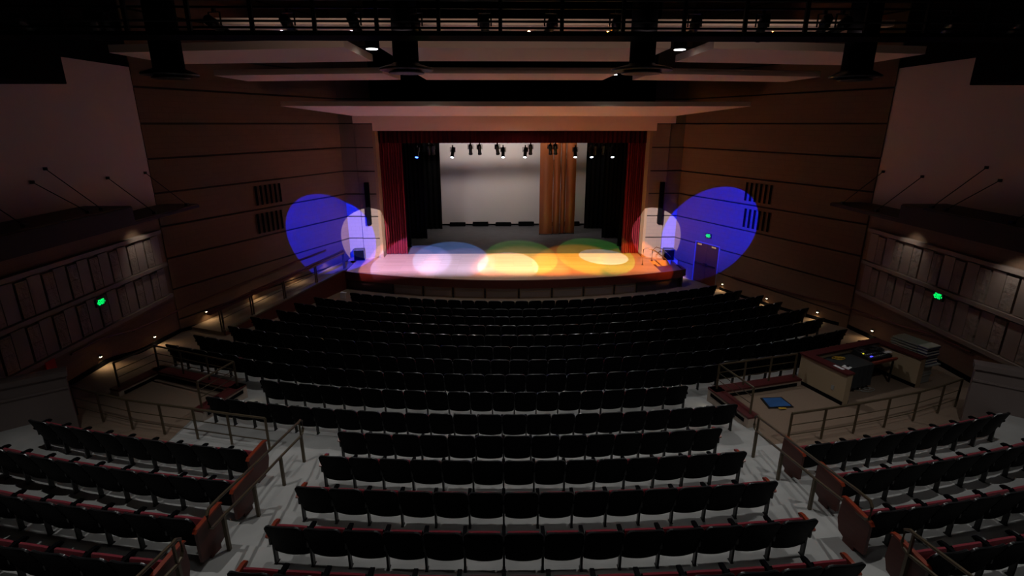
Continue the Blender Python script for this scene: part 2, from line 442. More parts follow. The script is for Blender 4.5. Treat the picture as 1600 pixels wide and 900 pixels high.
# ------------------------------------------------------------------ wheelchair platforms: curbs and 26 inch guards
def curb(name, pts, h, w):
    b = MB()
    for a, c in zip(pts, pts[1:]):
        a = Vector(a); c = Vector(c); d = (c-a).normalized(); n = Vector((-d.y,d.x)); a2 = a-d*w/2; c2 = c+d*w/2
        q = [tuple(a2-n*w/2), tuple(c2-n*w/2), tuple(c2+n*w/2), tuple(a2+n*w/2)]
        b.prism(q, .5, .78+h-.05, mat_curb); b.prism([tuple(a2-n*(w/2+.015)), tuple(c2-n*(w/2+.015)), tuple(c2+n*(w/2+.015)), tuple(a2+n*(w/2+.015))], .78+h-.05, .78+h, MAROON)
    struct(b.build(name))
    b = MB()
    for a, c in zip(pts, pts[1:]):
        a = Vector(a); c = Vector(c); d = (c-a).normalized(); n = Vector((-d.y,d.x))
        for s_ in (-1,1):
            o = n*(w/2+.012)*s_
            b.bar((a.x+o.x,a.y+o.y,.83), (c.x+o.x,c.y+o.y,.83), .02, .09)
    struct(b.build('baseboard_'+('left_platform' if pts[0][0] < 0 else 'right_platform'), BLK))
mat_curb = mat('curb_side', (.42,.34,.28), .7)
CL = [(-11.05,13.25),(-10.68,14.4),(-7.85,13.25),(-8.2,12.1)]
CR = [(5.55,11.55),(5.22,12.85),(7.66,13.5)]
curb('trim_5', CL, .2, .3); curb('trim_6', CR, .2, .3)
def guard(label, pts, z0, h, spacing, mids=(.33,.62), ends=(0,0), group=None, posts=None):
    """pipe guard along a plan polyline"""
    P = [Vector((p[0],p[1],z0 if len(p) < 3 else p[2])) for p in pts]
    o = P[0].copy(); t = empty('guard_rail', o); tag(t, label, 'railing', group)
    Q = [p-o for p in P]; up = Vector((0,0,h))
    q = MB(); q.tube([p+up for p in Q], .028, 8); q.build('top_rail', BRONZE, t, smooth=True)
    for f in mids:
        q = MB(); q.tube([p+up*(1-f) for p in Q], .011, 6); q.build('mid_rail', BRONZE, t, smooth=True)
    done = []
    for a, c in zip(Q, Q[1:]):
        L = (c-a).length; n = max(1, round(L/spacing))
        for i in range(n+1):
            p = a+(c-a)*i/n
            if any((p-e).length < .05 for e in done): continue
            done.append(p); q = MB(); q.bar(p, p+up, .05, .022); q.build('post', BRONZE, t)
    return t
guard('brown pipe guard rail around front and sides of the empty left wheelchair bay', CL, .98, .72, .95)
guard('short brown pipe guard rail on maroon curb beside the sound booth', CR, .98, .72, .95)
lp = [(-11.35,12.1),(-10.45,11.75),(-9.5,11.4),(-8.6,11.17),(-7.7,10.95),(-6.8,10.72),(-5.85,10.5)]
guard('long low pipe guard rail behind left wheelchair bay, in front of left seats', lp, .80, .80, 1.2, mids=(.38,.7))
rp = [(5.96,10.5),(6.86,10.7),(7.76,10.92),(8.68,11.17),(9.6,11.45),(10.5,11.8),(11.2,12.1)]
guard('long low pipe guard rail behind the sound booth, in front of right seats', rp, .80, .80, 1.2, mids=(.38,.7))

# aisle handrails in the upper block
def aisle_rail(label, side, ys, zs, yend, up=.95, low=.62):
    x = side*4.72
    o = Vector((x, ys[0], zs[0])); t = empty('aisle_handrail', o); tag(t, label, 'handrail', 'two pipe aisle handrails')
    top = [(0, y-ys[0], z+up-zs[0]) for y, z in zip(ys, zs)]; lo = [(0, y-ys[0], z+low-zs[0]) for y, z in zip(ys, zs)]
    sl = (zs[-1]-zs[-2])/(ys[-1]-ys[-2])
    e = yend-ys[-1]; te = (0, yend-ys[0], zs[-1]+up-zs[0]+sl*e*.6); le = (0, yend-ys[0], zs[-1]+low-zs[0]+sl*e*.6)
    path = [top[0]]+top[1:]+[(0,te[1]+.06,te[2]), (0,te[1],te[2]-.06), (0,le[1],le[2]+.06), (0,le[1]+.06,le[2])]+lo[::-1]
    path.append((0, .1, path[-1][2]+.02)); path.append((0,.14,path[-1][2]+.06)); path.append((0,.14,top[0][2]-.06)); path.append((0,.06,top[0][2])); path.append(top[0])
    q = MB(); q.tube(path, .024, 8, cap=False); q.build('rail_pipe', BRONZE, t, smooth=True)
    for y, z in zip(ys, zs):
        q = MB(); q.bar((0,y-ys[0],z-zs[0]), (0,y-ys[0],z-zs[0]+low), .05, .05); q.build('post', BRONZE, t)
    q = MB(); q.bar((0,0,low), (0,0,up), .03, .03); q.build('spacer', BRONZE, t)
ysr = [9.6,8.6,7.55,6.6]; zsr = [1.1,1.29,1.48,1.67]
aisle_rail('left aisle handrail with looped near end, beside the left seat block', -1, ysr, zsr, 6.25)
aisle_rail('right aisle handrail with looped near end, beside the right seat block', 1, ysr, zsr, 6.25)
aisle_rail('nearest left handrail, cut by the bottom edge of the picture', -1, [5.5,4.5,3.6], [1.86,2.05,2.24], 3.0)
aisle_rail('nearest right handrail, cut by the bottom edge of the picture', 1, [5.5,4.5,3.6], [1.86,2.05,2.24], 3.0)
bpy.data.objects
# wall handrails
def wall_rail(label, pts):
    o = Vector(pts[0]); t = empty('wall_handrail', o); tag(t, label, 'handrail', 'wooden wall handrails')
    q = MB(); q.tube([Vector(p)-o for p in pts], .03); q.build('rail', MAHO, t, smooth=True)
    for i in range(1, len(pts)-1):
        p = Vector(pts[i])-o; side = -1 if pts[0][0] < 0 else 1
        q = MB(); q.bar(p-Vector((0,0,.02)), p+Vector((side*.09,0,-.05)), .03, .03); q.build('bracket', DKMET, t)
def wr(side, ylist, slist):
    P = [(side*12.68, y, fz(side*12.6, math.hypot(12.6,YC-y))+.88) for y in ylist]
    for s in slist:
        p = sw(side, s, 0, .14); ramp = .36+.54*max(0,min(1,(s-.3)/7)) if side == -1 else fz(p.x, math.hypot(p.x,YC-p.y))
        P.append((p.x,p.y,ramp+.88))
    return P
wall_rail('dark wooden handrail running down the left wall to the stage ramp', wr(-1, [13.9,15.0,16.5,18], [.6,2.2,4,6,8]))
wall_rail('dark wooden handrail on the right wall sloping up towards the sound booth', wr(1, [13.6,14.8,16.2,17.8], [.4,2,3.8,5.7])[::-1])

# ------------------------------------------------------------------ door, exit signs
t = empty('door_1', sw(1, (D0+D1)/2, 0, -.02)); t['kind'] = 'structure'
ang = math.atan2(.9163, -.4004); t.rotation_euler.z = ang-PI/2*0
hw = (D1-D0)/2
def dloc(b): return b
# local x runs along the wall; +y points into the hall
for k, sx in enumerate((-1,1)):
    q = MB(); x0, x1 = sorted((sx*.01, sx*(hw-.07))); q.box(x0,x1,.02,.065,.02,DT-.07)
    lf = q.build('door_leaf', mat('door_wood', (.15,.035,.006), .5, noise=.1) if k == 0 else bpy.data.materials['door_wood'], t)
    q = MB(); x0, x1 = sorted((sx*.06, sx*(hw-.14))); q.box(x0,x1,.09,.12,.98,1.04); q.box(sx*.08-.05,sx*.08+.05,.065,.125,.94,1.08); q.build('push_bar', CHROME, lf)
    q = MB(); x0, x1 = sorted((sx*(hw-.5), sx*(hw-.2))); q.box(x0,x1,.065,.12,DT-.17,DT-.09); q.build('door_closer', CHROME, lf)
q = MB(); q.box(-hw,-hw+.06,-.1,.08,0,DT); q.box(hw-.06,hw,-.1,.08,0,DT); q.box(-hw,hw,-.1,.08,DT-.06,DT); q.build('door_frame', mat('door_frame_paint', (.2,.19,.19), .4), t)
def text_mesh(body, size, ext=.004):
    cu = bpy.data.curves.new('txt', 'FONT'); cu.body = body; cu.size = size; cu.align_x = 'CENTER'; cu.align_y = 'CENTER'; cu.extrude = ext; cu.offset = .005
    ob = bpy.data.objects.new('txt', cu); C.objects.link(ob)
    dg = bpy.context.evaluated_depsgraph_get(); me = bpy.data.meshes.new_from_object(ob.evaluated_get(dg)); bpy.data.objects.remove(ob); return me
def exit_sign(label, loc, nrm_ang):   # nrm_ang: rotation so that local -Y faces the hall
    t = empty('exit_sign', loc, nrm_ang); tag(t, label, 'exit sign', 'green exit signs')
    q = MB(); q.box(-.19,.19,-.02,.04,-.12,.12); q.build('housing', BLKG, t, bevel=.008)
    me = text_mesh('EXIT', .19, .006); me.materials.clear(); me.materials.append(GREEN)
    o = bpy.data.objects.new('letters', me); C.objects.link(o); o.parent = t; o.rotation_euler = (PI/2,0,0); o.location = (0,-.026,0)
    xs_ = [v.co.x for v in me.vertices]; ys_ = [v.co.y for v in me.vertices]; k1 = .23/(max(xs_)-min(xs_)); k2 = .16/(max(ys_)-min(ys_)); o.scale = (k1,k2,1)
    for sx in (-1,1):
        q = MB(); q.add([(sx*.135,-.03,-.035),(sx*.135,-.03,.035),(sx*.165,-.03,0),(sx*.135,-.022,-.035),(sx*.135,-.022,.035),(sx*.165,-.022,0)], [(0,1,2),(5,4,3),(0,3,4,1),(1,4,5,2),(2,5,3,0)]); q.build('arrow', GREEN, t)
exit_sign('green lit exit sign on the ribbed left wall', (-12.66,15.35,2.72), PI/2)
exit_sign('green lit exit sign on the ribbed right wall above the low wall', (12.66,15.1,2.84), -PI/2)
p = sw(1, 7.55, 2.5, .09); exit_sign('small green lit exit sign above the double door', p, -PI/2+math.atan(.4369))
q = MB(); q.box(-.06,.0,-.16,.16,-.17,.17); o = q.build('alarm_box', REDB, bevel=.01, loc=(-12.62,13.15,1.66)); tag(o, 'small red box fixed to the left wall above the low plaster wall', 'alarm box')

# vents
for side, sn in ((-1,'left'),(1,'right')):
    for z0, z1, wn, s0 in ((4.5,5.32,'upper',4.2),(3.3,4.15,'lower',4.1)):
        o = sw(side, s0+.7, (z0+z1)/2, .07); t = empty('wall_vent', o, math.atan2(.9163,-side*.4004))
        tag(t, '%s of two grilles of six dark vertical slots on the %s wall' % (wn, sn), 'vent', 'slotted wall vents')
        q = MB()
        for i in range(6):
            x = -.68+i*.26; sgn = side
            ya, yb = sorted((0, side*.012)); q.box(x,x+.14,ya,yb,-(z1-z0)/2,(z1-z0)/2)
        q.build('slots', BLK, t)
        q = MB()
        for i in range(6):
            x = -.68+i*.26; ya, yb = sorted((side*.0, side*.02))
            q.box(x-.02,x,ya,yb,-(z1-z0)/2,(z1-z0)/2)
        q.build('slot_edges', BLOCK, t)

# ------------------------------------------------------------------ theatre seats
SWD = .56
def back_shell_mesh():
    b = MB(); nx, nz = 9, 10; w = .268; zb, zt = .19, .84
    def outline(u, v):    # u -1..1, v 0..1
        z = zb+(zt-zb)*v
        hw_ = w*(.96+.04*min(1,v*2.5))
        # rounded corners
        rc = .085
        if z > zt-rc: hw_ -= rc*(1-math.sqrt(max(0,1-((z-(zt-rc))/rc)**2)))*.9
        if z < zb+.05: hw_ -= .05*(1-math.sqrt(max(0,1-((zb+.05-z)/.05)**2)))
        x = u*hw_
        y = .115-.225*v+.030*(1-u*u)*-1
        zz = z+.012*(1-u*u)*(v**3)
        return x, y, zz
    vs = []
    vv = [0,.04,.09,.25,.45,.65,.84,.9,.95,.985,1]
    us = [-1+2*i/(nx-1) for i in range(nx)]
    for th in (0,.035):
        for v in vv:
            for u in us:
                x,y,z = outline(u,v); vs.append((x,y+th,z))
    n = nx; m = len(vv); N = n*m; fs = []
    for j in range(m-1):
        for i in range(n-1):
            a = j*n+i; fs.append((a,a+1,a+n+1,a+n)); fs.append((N+a,N+a+n,N+a+n+1,N+a+1))
    mid = len(vs)
    for i in range(n):
        a = (m-1)*n+i; p, p2 = vs[a], vs[N+a]; vs.append(((p[0]+p2[0])/2, (p[1]+p2[1])/2, max(p[2],p2[2])+.014))
    for i in range(n-1):
        fs.append((i,N+i,N+i+1,i+1)); a = (m-1)*n+i; fs.append((a,a+1,mid+i+1,mid+i)); fs.append((mid+i,mid+i+1,N+a+1,N+a))
    fs.append(((m-1)*n, mid, N+(m-1)*n)); fs.append((m*n-1, N+m*n-1, mid+n-1))
    for j in range(m-1):
        a = j*n; fs.append((a,a+n,N+a+n,N+a)); a = j*n+n-1; fs.append((a,N+a,N+a+n,a+n))
    b.add(vs, fs, BLKS); rim = b.mi(RIM)
    for q_, f in enumerate(b.f):
        if (max(f) >= mid or len({i >= N for i in f}) == 2) and min(b.v[i][2] for i in f) > .76: b.m[q_] = rim
    me = b.mesh('back_shell'); sm(me, 75); return me
def cushion_mesh():
    b = MB(); us = [-1,-.9,-.6,-.2,.2,.6,.9,1]; vv = [0,.06,.2,.5,.8,.93,1]; vs = []
    for s in (0,1):
        for v in vv:
            for u in us:
                e = (1-abs(u)**4)*(1-(abs(v*2-1))**6); hwc = .235-(.05 if v > .95 else .015 if v > .9 else 0)
                z = .42+(.35)*v+(.010*(1-u*u) if v > .9 else 0); y = .115-.20*((z-.30)/.54)
                vs.append((u*hwc, y-.035*(1-u*u)*1+.02+s*(.015+.04*e), z))
    n = len(us); m = len(vv); N = n*m; fs = []
    for j in range(m-1):
        for i in range(n-1):
            a = j*n+i; fs.append((a,a+1,a+n+1,a+n)); fs.append((N+a,N+a+n,N+a+n+1,N+a+1))
    for i in range(n-1):
        fs.append((i,N+i,N+i+1,i+1)); a = (m-1)*n+i; fs.append((a,a+1,N+a+1,N+a))
    for j in range(m-1):
        a = j*n; fs.append((a,a+n,N+a+n,N+a)); a = j*n+n-1; fs.append((a,N+a,N+a+n,a+n))
    b.add(vs, fs); me = b.mesh('back_cushion', RED); sm(me, 60); return me
def seat_mesh():   # tipped-up seat: red pad facing the back, black pan outside
    b = MB()
    prof = [(.115,.36),(.10,.48),(.105,.58),(.12,.635),(.15,.64),(.185,.60),(.215,.50),(.225,.40),(.20,.33),(.14,.32)]
    us = [-1,-.9,-.5,0,.5,.9,1]; vs = []
    for u in us:
        for (y,z) in prof:
            k = 1-.06*abs(u)**6; vs.append((u*.225, .17+(y-.17)*k+.03, .48+(z-.48)*k))
    n = len(prof); fs = []
    ms = []
    for i in range(len(us)-1):
        for j in range(n):
            fs.append((i*n+j,(i+1)*n+j,(i+1)*n+(j+1)%n,i*n+(j+1)%n)); ms.append(0 if j < 4 else 1)
    fs.append(list(range(n))); ms.append(1); fs.append([(len(us)-1)*n+j for j in range(n)][::-1]); ms.append(1)
    b.mi(RED); b.mi(BLKS); b.v = vs; b.f = [list(f) for f in fs]; b.m = ms
    me = b.mesh('seat'); sm(me, 50); return me
def arm_mesh(m=None):
    b = MB(); pts = [(-.03,.58),(.02,.615),(.12,.63),(.24,.635),(.30,.62),(.315,.59),(.28,.575),(.1,.565),(-.02,.55)]
    w = .027; n = len(pts)
    vs = [(-w,y,z) for y,z in pts]+[(w,y,z) for y,z in pts]
    fs = [list(range(n)), [n+i for i in range(n)][::-1]]+[(i,n+i,n+(i+1)%n,(i+1)%n)[::-1] for i in range(n)]
    b.add(vs, fs); return b.mesh('armrest', m or BLKS)
def std_mesh():
    b = MB(); b.box(-.016,.016,.08,.15,.0,.56); b.box(-.016,.016,.02,.26,.40,.57); b.box(-.022,.022,.07,.17,0,.015)
    return b.mesh('standard', DKMET)
def panel_mesh():
    b = MB(); pts = [(-.10,.10),(-.10,.60),(-.06,.66),(.40,.70),(.44,.66),(.46,.3),(.40,.12),(.30,.08),(.0,.08)]
    n = len(pts); w = .025; vs = [(-w,y,z) for y,z in pts]+[(w,y,z) for y,z in pts]
    fs = [list(range(n)), [n+i for i in range(n)][::-1]]+[(i,n+i,n+(i+1)%n,(i+1)%n)[::-1] for i in range(n)]
    b.add(vs, fs); b.box(-.02,.02,.08,.30,0,.09)
    return b.mesh('end_panel', MAHO)
def cap_mesh():
    b = MB(); pts = [(-.13,.62),(-.09,.67),(.40,.715),(.46,.70),(.47,.675),(.40,.68),(-.07,.64)]
    n = len(pts); w = .033; vs = [(-w,y,z) for y,z in pts]+[(w,y,z) for y,z in pts]
    fs = [list(range(n)), [n+i for i in range(n)][::-1]]+[(i,n+i,n+(i+1)%n,(i+1)%n)[::-1] for i in range(n)]
    b.add(vs, fs); return b.mesh('arm_cap', ORNG)
ME = dict(shell=back_shell_mesh(), cush=cushion_mesh(), seat=seat_mesh(), arm=arm_mesh(), std=std_mesh(), pan=panel_mesh(), cap=cap_mesh(), oarm=arm_mesh(ORNG))
YK = [4.93,5.9,6.98,8.07,9.15,10.65,11.85,13.03,14.2,15.4,16.55,17.65,18.7,19.7,20.8]
RK = [YC-y for y in YK]
ORD = ['','first','second','third','fourth','fifth','sixth','seventh','eighth','ninth','tenth','eleventh','twelfth','thirteenth','fourteenth','fifteenth','sixteenth','seventeenth','eighteenth','nineteenth','twentieth','twenty-first','twenty-second','twenty-third','twenty-fourth']
seats = []
def row(k, xl, xr, rowname, block, endL=None, endR=None, anchor=None):
    r = RK[k]-.12
    tl, tr = math.asin(xl/r), math.asin(xr/r); n = round((tr-tl)*r/SWD); dt = SWD/r
    mid = (tl+tr)/2
    t0 = mid-dt*(n-1)/2
    if anchor is not None: t0 = anchor*dt-dt*(n-1)/2
    for i in range(n):
        th = t0+i*dt; x = r*math.sin(th); y = YC-r*math.cos(th)
        z = fz(x, math.hypot(x, YC-y))
        if i < n-1-i: side = 'black theater seat %s from left end' % ORD[i+1] if i else 'black theater seat at the left end'
        else: j = n-1-i; side = 'black theater seat %s from right end' % ORD[j+1] if j else 'black theater seat at the right end'
        seats.append(dict(x=x,y=y,z=z,th=th,lab='%s, %s' % (side, rowname),block=block,l=(endL if i == 0 else None),r=(endR or 'arm') if i == n-1 else None,
                          d=math.dist((x,y,z), CP)))
ctr = 'seats of the central upper block'
row(0,-3.95,3.95,'nearest central row at the bottom edge',ctr,'oak','oak',0)
row(1,-3.92,3.92,'second central row from the bottom edge',ctr,'oak','oak',0)
row(2,-3.92,3.92,'third central row from the bottom edge',ctr,'oak','oak',0)
row(3,-3.92,3.92,'fourth central row from the bottom edge',ctr,'oak','oak',0)
row(4,-3.92,3.92,'short central row behind the cross aisle',ctr,'oak','oak',0)
mid_ = 'seats of the lower block'
row(5,-7.85,5.05,'last lower row before the cross aisle',mid_,'arm','arm')
row(6,-7.0,4.25,'shortest lower row, between the two wheelchair bays',mid_,'arm','arm')
row(7,-10.9,11.0,'lower block row ending beside the sound booth',mid_)
row(8,-10.75,11.1,'second lower row in front of the sound booth',mid_)
row(9,-10.25,11.2,'third lower row in front of the sound booth',mid_)
row(10,-9.8,11.2,'',mid_); row(11,-9.35,10.75,'',mid_); row(12,-8.95,10.4,'',mid_); row(13,-8.45,9.85,'',mid_); row(14,-7.2,9.15,'',mid_)
lb = 'seats of the left side block'; rb = 'seats of the right side block'
row(3,-10.25,-5.22,'left block row behind the guard rail',lb,'arm','panel')
row(2,-11.4,-5.12,'second left block row from the guard rail',lb,'arm','panel')
row(1,-11.4,-5.05,'third left block row from the guard rail',lb,'arm','panel')
row(0,-10.3,-5.0,'nearest row of the left block',lb,'arm','panel')
row(3,5.0,10.05,'right block row behind the guard rail',rb,'panel','arm')
row(2,4.95,11.2,'second right block row from the guard rail',rb,'panel','arm')
row(1,4.9,11.2,'third right block row from the guard rail',rb,'panel','arm')
row(0,4.9,10.2,'nearest row of the right block',rb,'panel','arm')
seats.sort(key=lambda s: (s['lab'].endswith(', '), s['d']))
print('SEATS', len(seats), 'far', sum(s['lab'].endswith(', ') for s in seats))
def seat_parts(s):
    L = [(ME['shell'],'back_shell',0,False),(ME['cush'],'back_cushion',0,False),(ME['seat'],'seat',0,False)]
    h = SWD/2
    def end(kind, x):
        if kind == 'panel': return [(ME['pan'],'end_panel',x,False),(ME['cap'],'arm_cap',x,True)]
        if kind == 'oak': return [(ME['oarm'],'oak_armrest',x,False),(ME['std'],'standard',x,False)]
        return [(ME['arm'],'armrest',x,False),(ME['std'],'standard',x,False)]
    L += end(s['l'] or 'arm', -h if s['l'] != 'panel' else -h-.03)
    if s['r']: L += end(s['r'], h if s['r'] != 'panel' else h+.03)
    return L
N_IND = 300
for i, s in enumerate(seats):
    if i >= N_IND: break
    o = bpy.data.objects.new('theater_seat', None); C.objects.link(o); o.location = (s['x'],s['y'],s['z']); o.rotation_euler.z = s['th']; o.empty_display_size = .1
    o['label'] = s['lab']; o['category'] = 'theater seat'; o['group'] = s['block']
    par = {}
    for me, nm, x, sub in seat_parts(s):
        c = bpy.data.objects.new(nm, me); C.objects.link(c)
        if sub: c.parent = par['end_panel']
        else: c.parent = o; c.location = (x,0,0)
        par[nm] = c
        if nm == 'oak_armrest': c['label'] = 'orange oak armrest'
b = MB()
for s in seats[N_IND:]:
    M = T((s['x'],s['y'],s['z']), s['th'])
    for me, nm, x, sub in seat_parts(s):
        vs = [M @ (v.co+Vector((x,0,0))) for v in me.vertices]
        o = len(b.v); b.v += [tuple(v) for v in vs]
        for p in me.polygons:
            b.f.append([v+o for v in p.vertices]); b.m.append(b.mi(me.materials[p.material_index]))
o = b.build('theater_seats', smooth=True); tag(o, 'far rows of dark theater seats filling the lower floor below the stage', 'theater seats', kind='stuff')

# white sheet on a front seat back
q = MB(); q.box(-.14,.14,-.012,.0,-.24,.02); q.box(-.14,.14,-.012,.09,.02,.035)
p = onZ(545,464,.8); o = q.build('paper_sheet', WHT, loc=(-7.52,22.12,.80)); o.rotation_euler.z = -.35; tag(o, 'white paper sheet hanging at the left end of the front row', 'paper')

# ------------------------------------------------------------------ sound booth
A = Vector((7.85,13.6)); ax = Vector((math.cos(.34), math.sin(.34))); ay = Vector((-ax.y,ax.x))
t = empty('sound_booth', (A.x,A.y,.78), .34); tag(t, 'beige sound booth with maroon cap, open towards the camera', 'booth')
q = MB(); H = .86
LX, LY, TH = 3.0, -1.42, .2
q.box(0,LX,-TH,0,0,H); q.box(0,TH,LY,-TH,0,H); q.box(LX-TH,LX,LY,-TH,0,H); q.build('booth_wall', BEIGE, t)
q = MB(); q.box(-.03,LX+.03,-TH-.04,.04,H,H+.045); q.box(-.03,TH+.04,LY-.02,-TH-.04,H,H+.045); q.box(LX-TH-.04,LX+.03,LY-.02,-TH-.04,H,H+.045); q.build('cap', MAROON, t)
q = MB(); q.box(TH,TH+.02,LY,-TH,0,.1); q.box(LX-TH-.02,LX-TH,LY,-TH,0,.1); q.box(TH,LX-TH,-TH-.02,-TH,0,.1); q.box(-.02,0,LY,0,0,.1); q.build('baseboard', BLK, t)
q = MB(); q.box(-.012,0,LY+.3,LY+.38,.3,.42); q.build('outlet', GRY, t)
M_b = T((A.x,A.y,.78), .34)
def B(x,y,z): return M_b @ Vector((x,y,z))
# desk with cloth
t = empty('mixing_table', B(1.35,-.62,0), .34); tag(t, 'black clothed table inside the beige sound booth', 'table')
q = MB(); q.box(-1.05,1.15,-.36,.38,.70,.74); q.build('tabletop', MAHO, t)
for sx in (-1,1.1):
    for sy in (-.3,.32):
        q = MB(); q.box(sx-.02,sx+.02,sy-.02,sy+.02,0,.70); q.build('leg', DKMET, t)
# draped cloth
q = MB(); nx = 28
vs = []; 
for i in range(nx):
    x = -1.08+1.3*i/(nx-1); wv = .012*math.sin(i*1.7)
    vs += [(x,.40,.75),(x,-.38,.75),(x,-.40+wv,.70),(x,-.41+wv*2.5,.4),(x,-.42+wv*3,.14)]
    vs += [(x,.40,.742),(x,-.37,.742),(x,-.385+wv,.70),(x,-.395+wv*2.5,.4),(x,-.405+wv*3,.14)]
fs = []
for i in range(nx-1):
    for j in range(4):
        a = i*10+j; fs.append((a,a+1,a+11,a+10)); a = i*10+5+j; fs.append((a+1,a,a+10,a+11))
q.add(vs, fs); o = q.build('tablecloth', CLOTH, smooth=True, loc=B(1.35,-.62,0)); o.rotation_euler.z = .34; tag(o, 'black cloth draped over the left half of the booth table', 'tablecloth')
# mixer under dark red cloth
t = empty('mixing_console', B(2.02,-.58,.74), .34); tag(t, 'dark mixing console crowded with cables on the booth table', 'mixing console')
q = MB(); q.prism([(-.42,-.28),(.45,-.28),(.45,.28),(-.42,.28)], .0, 0, BLKG, ztop=[.07,.07,.17,.17]); q.build('body', parent=t, bevel=.01)
q = MB(); q.box(-.009,.009,-.02,.02,0,.02); fm = q.mesh('fader', GRY)
for i in range(10):
    for j in range(3):
        x, y = -.36+i*.075, -.20+j*.13; f = bpy.data.objects.new('fader', fm); C.objects.link(f); f.parent = t; f.location = (x,y,.07+(y+.28)*.178)
q = MB(); q.box(-.30,-.24,-.2,-.16,.085,.105); q.build('blue_light', LEDB, t)
q = MB(); q.box(-.38,-.35,-.02,.01,.12,.135); q.build('yellow_light', LEDY, t)
q = MB(); q.box(-.45,.5,-.37,-.30,-.02,.03); o = q.build('red_cloth', mat('rust_cloth',(.22,.035,.015),.9), loc=B(2.02,-.62,.745)); o.rotation_euler.z = .34; tag(o, 'rust red cloth along the front edge of the booth table', 'cloth')
def tangle(name, label, m, c, n, rad, r, cat='cable'):
    q = MB(); pts = []
    for i in range(n): a = i*.55; rr = rad*(.55+.45*math.sin(i*.37)); pts.append((rr*math.cos(a)*1.4, rr*math.sin(a)*.7, r+.012*(1+math.sin(i*.9))))
    q.tube(pts, r, 6); o = q.build(name, m, smooth=True, loc=c); tag(o, label, cat)
tangle('coiled_cable', 'coiled tan cable lying on the black booth tablecloth', YEL, B(.92,-.42,.755), 40, .13, .011)
tangle('cable_heap', 'heap of black cables on top of the mixing console', BLKG, B(2.05,-.50,.885), 110, .27, .014)
tangle('floor_cable', 'loose grey cables heaped under the booth table', GRY, B(1.35,-1.02,.01), 50, .2, .008)
tangle('yellow_cable', 'short yellow cable at the right end of the booth table', YEL, B(2.6,-.62,.75), 10, .06, .012)
for nm, lab, x, y, w, d, z in (('paper_sheet','white printed sheet on the black cloth beside the booth cap',.62,-.90,.26,.2,.755),('paper_strip','narrow white strip of paper on the booth left cap',.13,-1.05,.09,.28,.908),('paper_sheet','white paper on the mixing console, right end',2.40,-.74,.26,.12,.862)):
    q = MB(); q.box(-w/2,w/2,-d/2,d/2,0,.004); o = q.build(nm, WHT, loc=B(x,y,z)); o.rotation_euler.z = .34+(.3 if x == .62 else 0); tag(o, lab, 'paper')
q = MB(); q.lathe([(.035,0),(.04,.03),(.03,.05)]); o = q.build('mouse', BLKG, loc=B(.70,-.88,.76), smooth=True); tag(o, 'small black object on the white printed sheet', 'mouse')
# bins and stacked folded pads behind the booth's right wall
for z, k in ((.78,0),(1.06,1)):
    t = empty('storage_bin', B(LX+.30,-.98,(z-.78)), .34); tag(t, ('lower' if k == 0 else 'upper')+' clear plastic storage bin beside the booth', 'storage bin', 'bins beside the booth')
    q = MB(); q.prism([(-.24,-.34),(.24,-.34),(.24,.34),(-.24,.34)], 0, .24); q.build('tub', CLEAR, t, bevel=.02)
    q = MB(); q.box(-.26,.26,-.36,.36,.24,.275); q.build('lid', GRY, t, bevel=.01)
for i in range(7):
    zz = .588+i*.078
    t = empty('folded_pad', B(LX+.40+(i%2)*.012, -.80+.015*(i%3), zz), .34+(.01 if i%2 else -.008))
    lab = ['lowest','second','third','fourth','fifth','sixth','topmost'][i]
    tag(t, '%s pale grey folded pad with navy edge in the stack behind the booth' % lab, 'folded pad', 'stack of folded pads')
    hw_, hd = .25, .48
    prof = [(-hd,0),(-hd-.05,.015),(-hd-.06,.035),(-hd-.04,.055),(-hd+.10,.062),(-hd+.22,.045),(hd,.042),(hd+.03,.02),(hd,0)]
    q = MB(); n = len(prof); vs = [(-hw_,y,z) for y,z in prof]+[(hw_,y,z) for y,z in prof]
    q.add(vs, [list(range(n)), [n+j for j in range(n)][::-1]]+[(j,n+j,n+(j+1)%n,(j+1)%n)[::-1] for j in range(n)]); q.build('pad', mat('pad_vinyl',(.24,.25,.21),.5) if i == 0 else bpy.data.materials['pad_vinyl'], t)
    q = MB(); q.box(-hw_-.006,hw_+.006,-hd-.064,-hd+.22,-.004,.022); q.build('edge_band', NAVY, t)
    q = MB(); q.box(-hw_-.004,hw_+.004,-hd-.060,-hd+.20,.022,.062); q.build('rounded_end', mat('pale_vinyl',(.5,.5,.46),.4) if i == 0 else bpy.data.materials['pale_vinyl'], t, bevel=.012)
q = MB(); q.box(-.3,.3,-.58,.58,0,.03); o = q.build('pad_board', GRY, loc=B(LX+.40,-.84,.557)); o.rotation_euler.z = .34; tag(o, 'grey board laid across the storage bins under the folded pads', 'board')
# blue framed panel on the bay floor
pts = [onZ(1188,622,.80), onZ(1221,621,.80), onZ(1240,636,.80), onZ(1201,638,.80)]
c = sum(pts, Vector())/4
t = empty('framed_panel', (c.x,c.y,.785)); tag(t, 'blue flat panel with black frame lying on carpet left of the booth', 'panel')
def lerp(k): return [((p-c)*k).xy for p in pts]
q = MB(); q.prism([tuple(p) for p in lerp(1.0)], 0, .03); q.build('frame', BLKG, t)
q = MB(); q.prism([tuple(p) for p in lerp(.86)], .03, .036); q.build('blue_face', BLUE, t)
q = MB(); q.box(-.10,.1,-.36,-.30,.036,.045); q.build('yellow_tag', YEL, t)

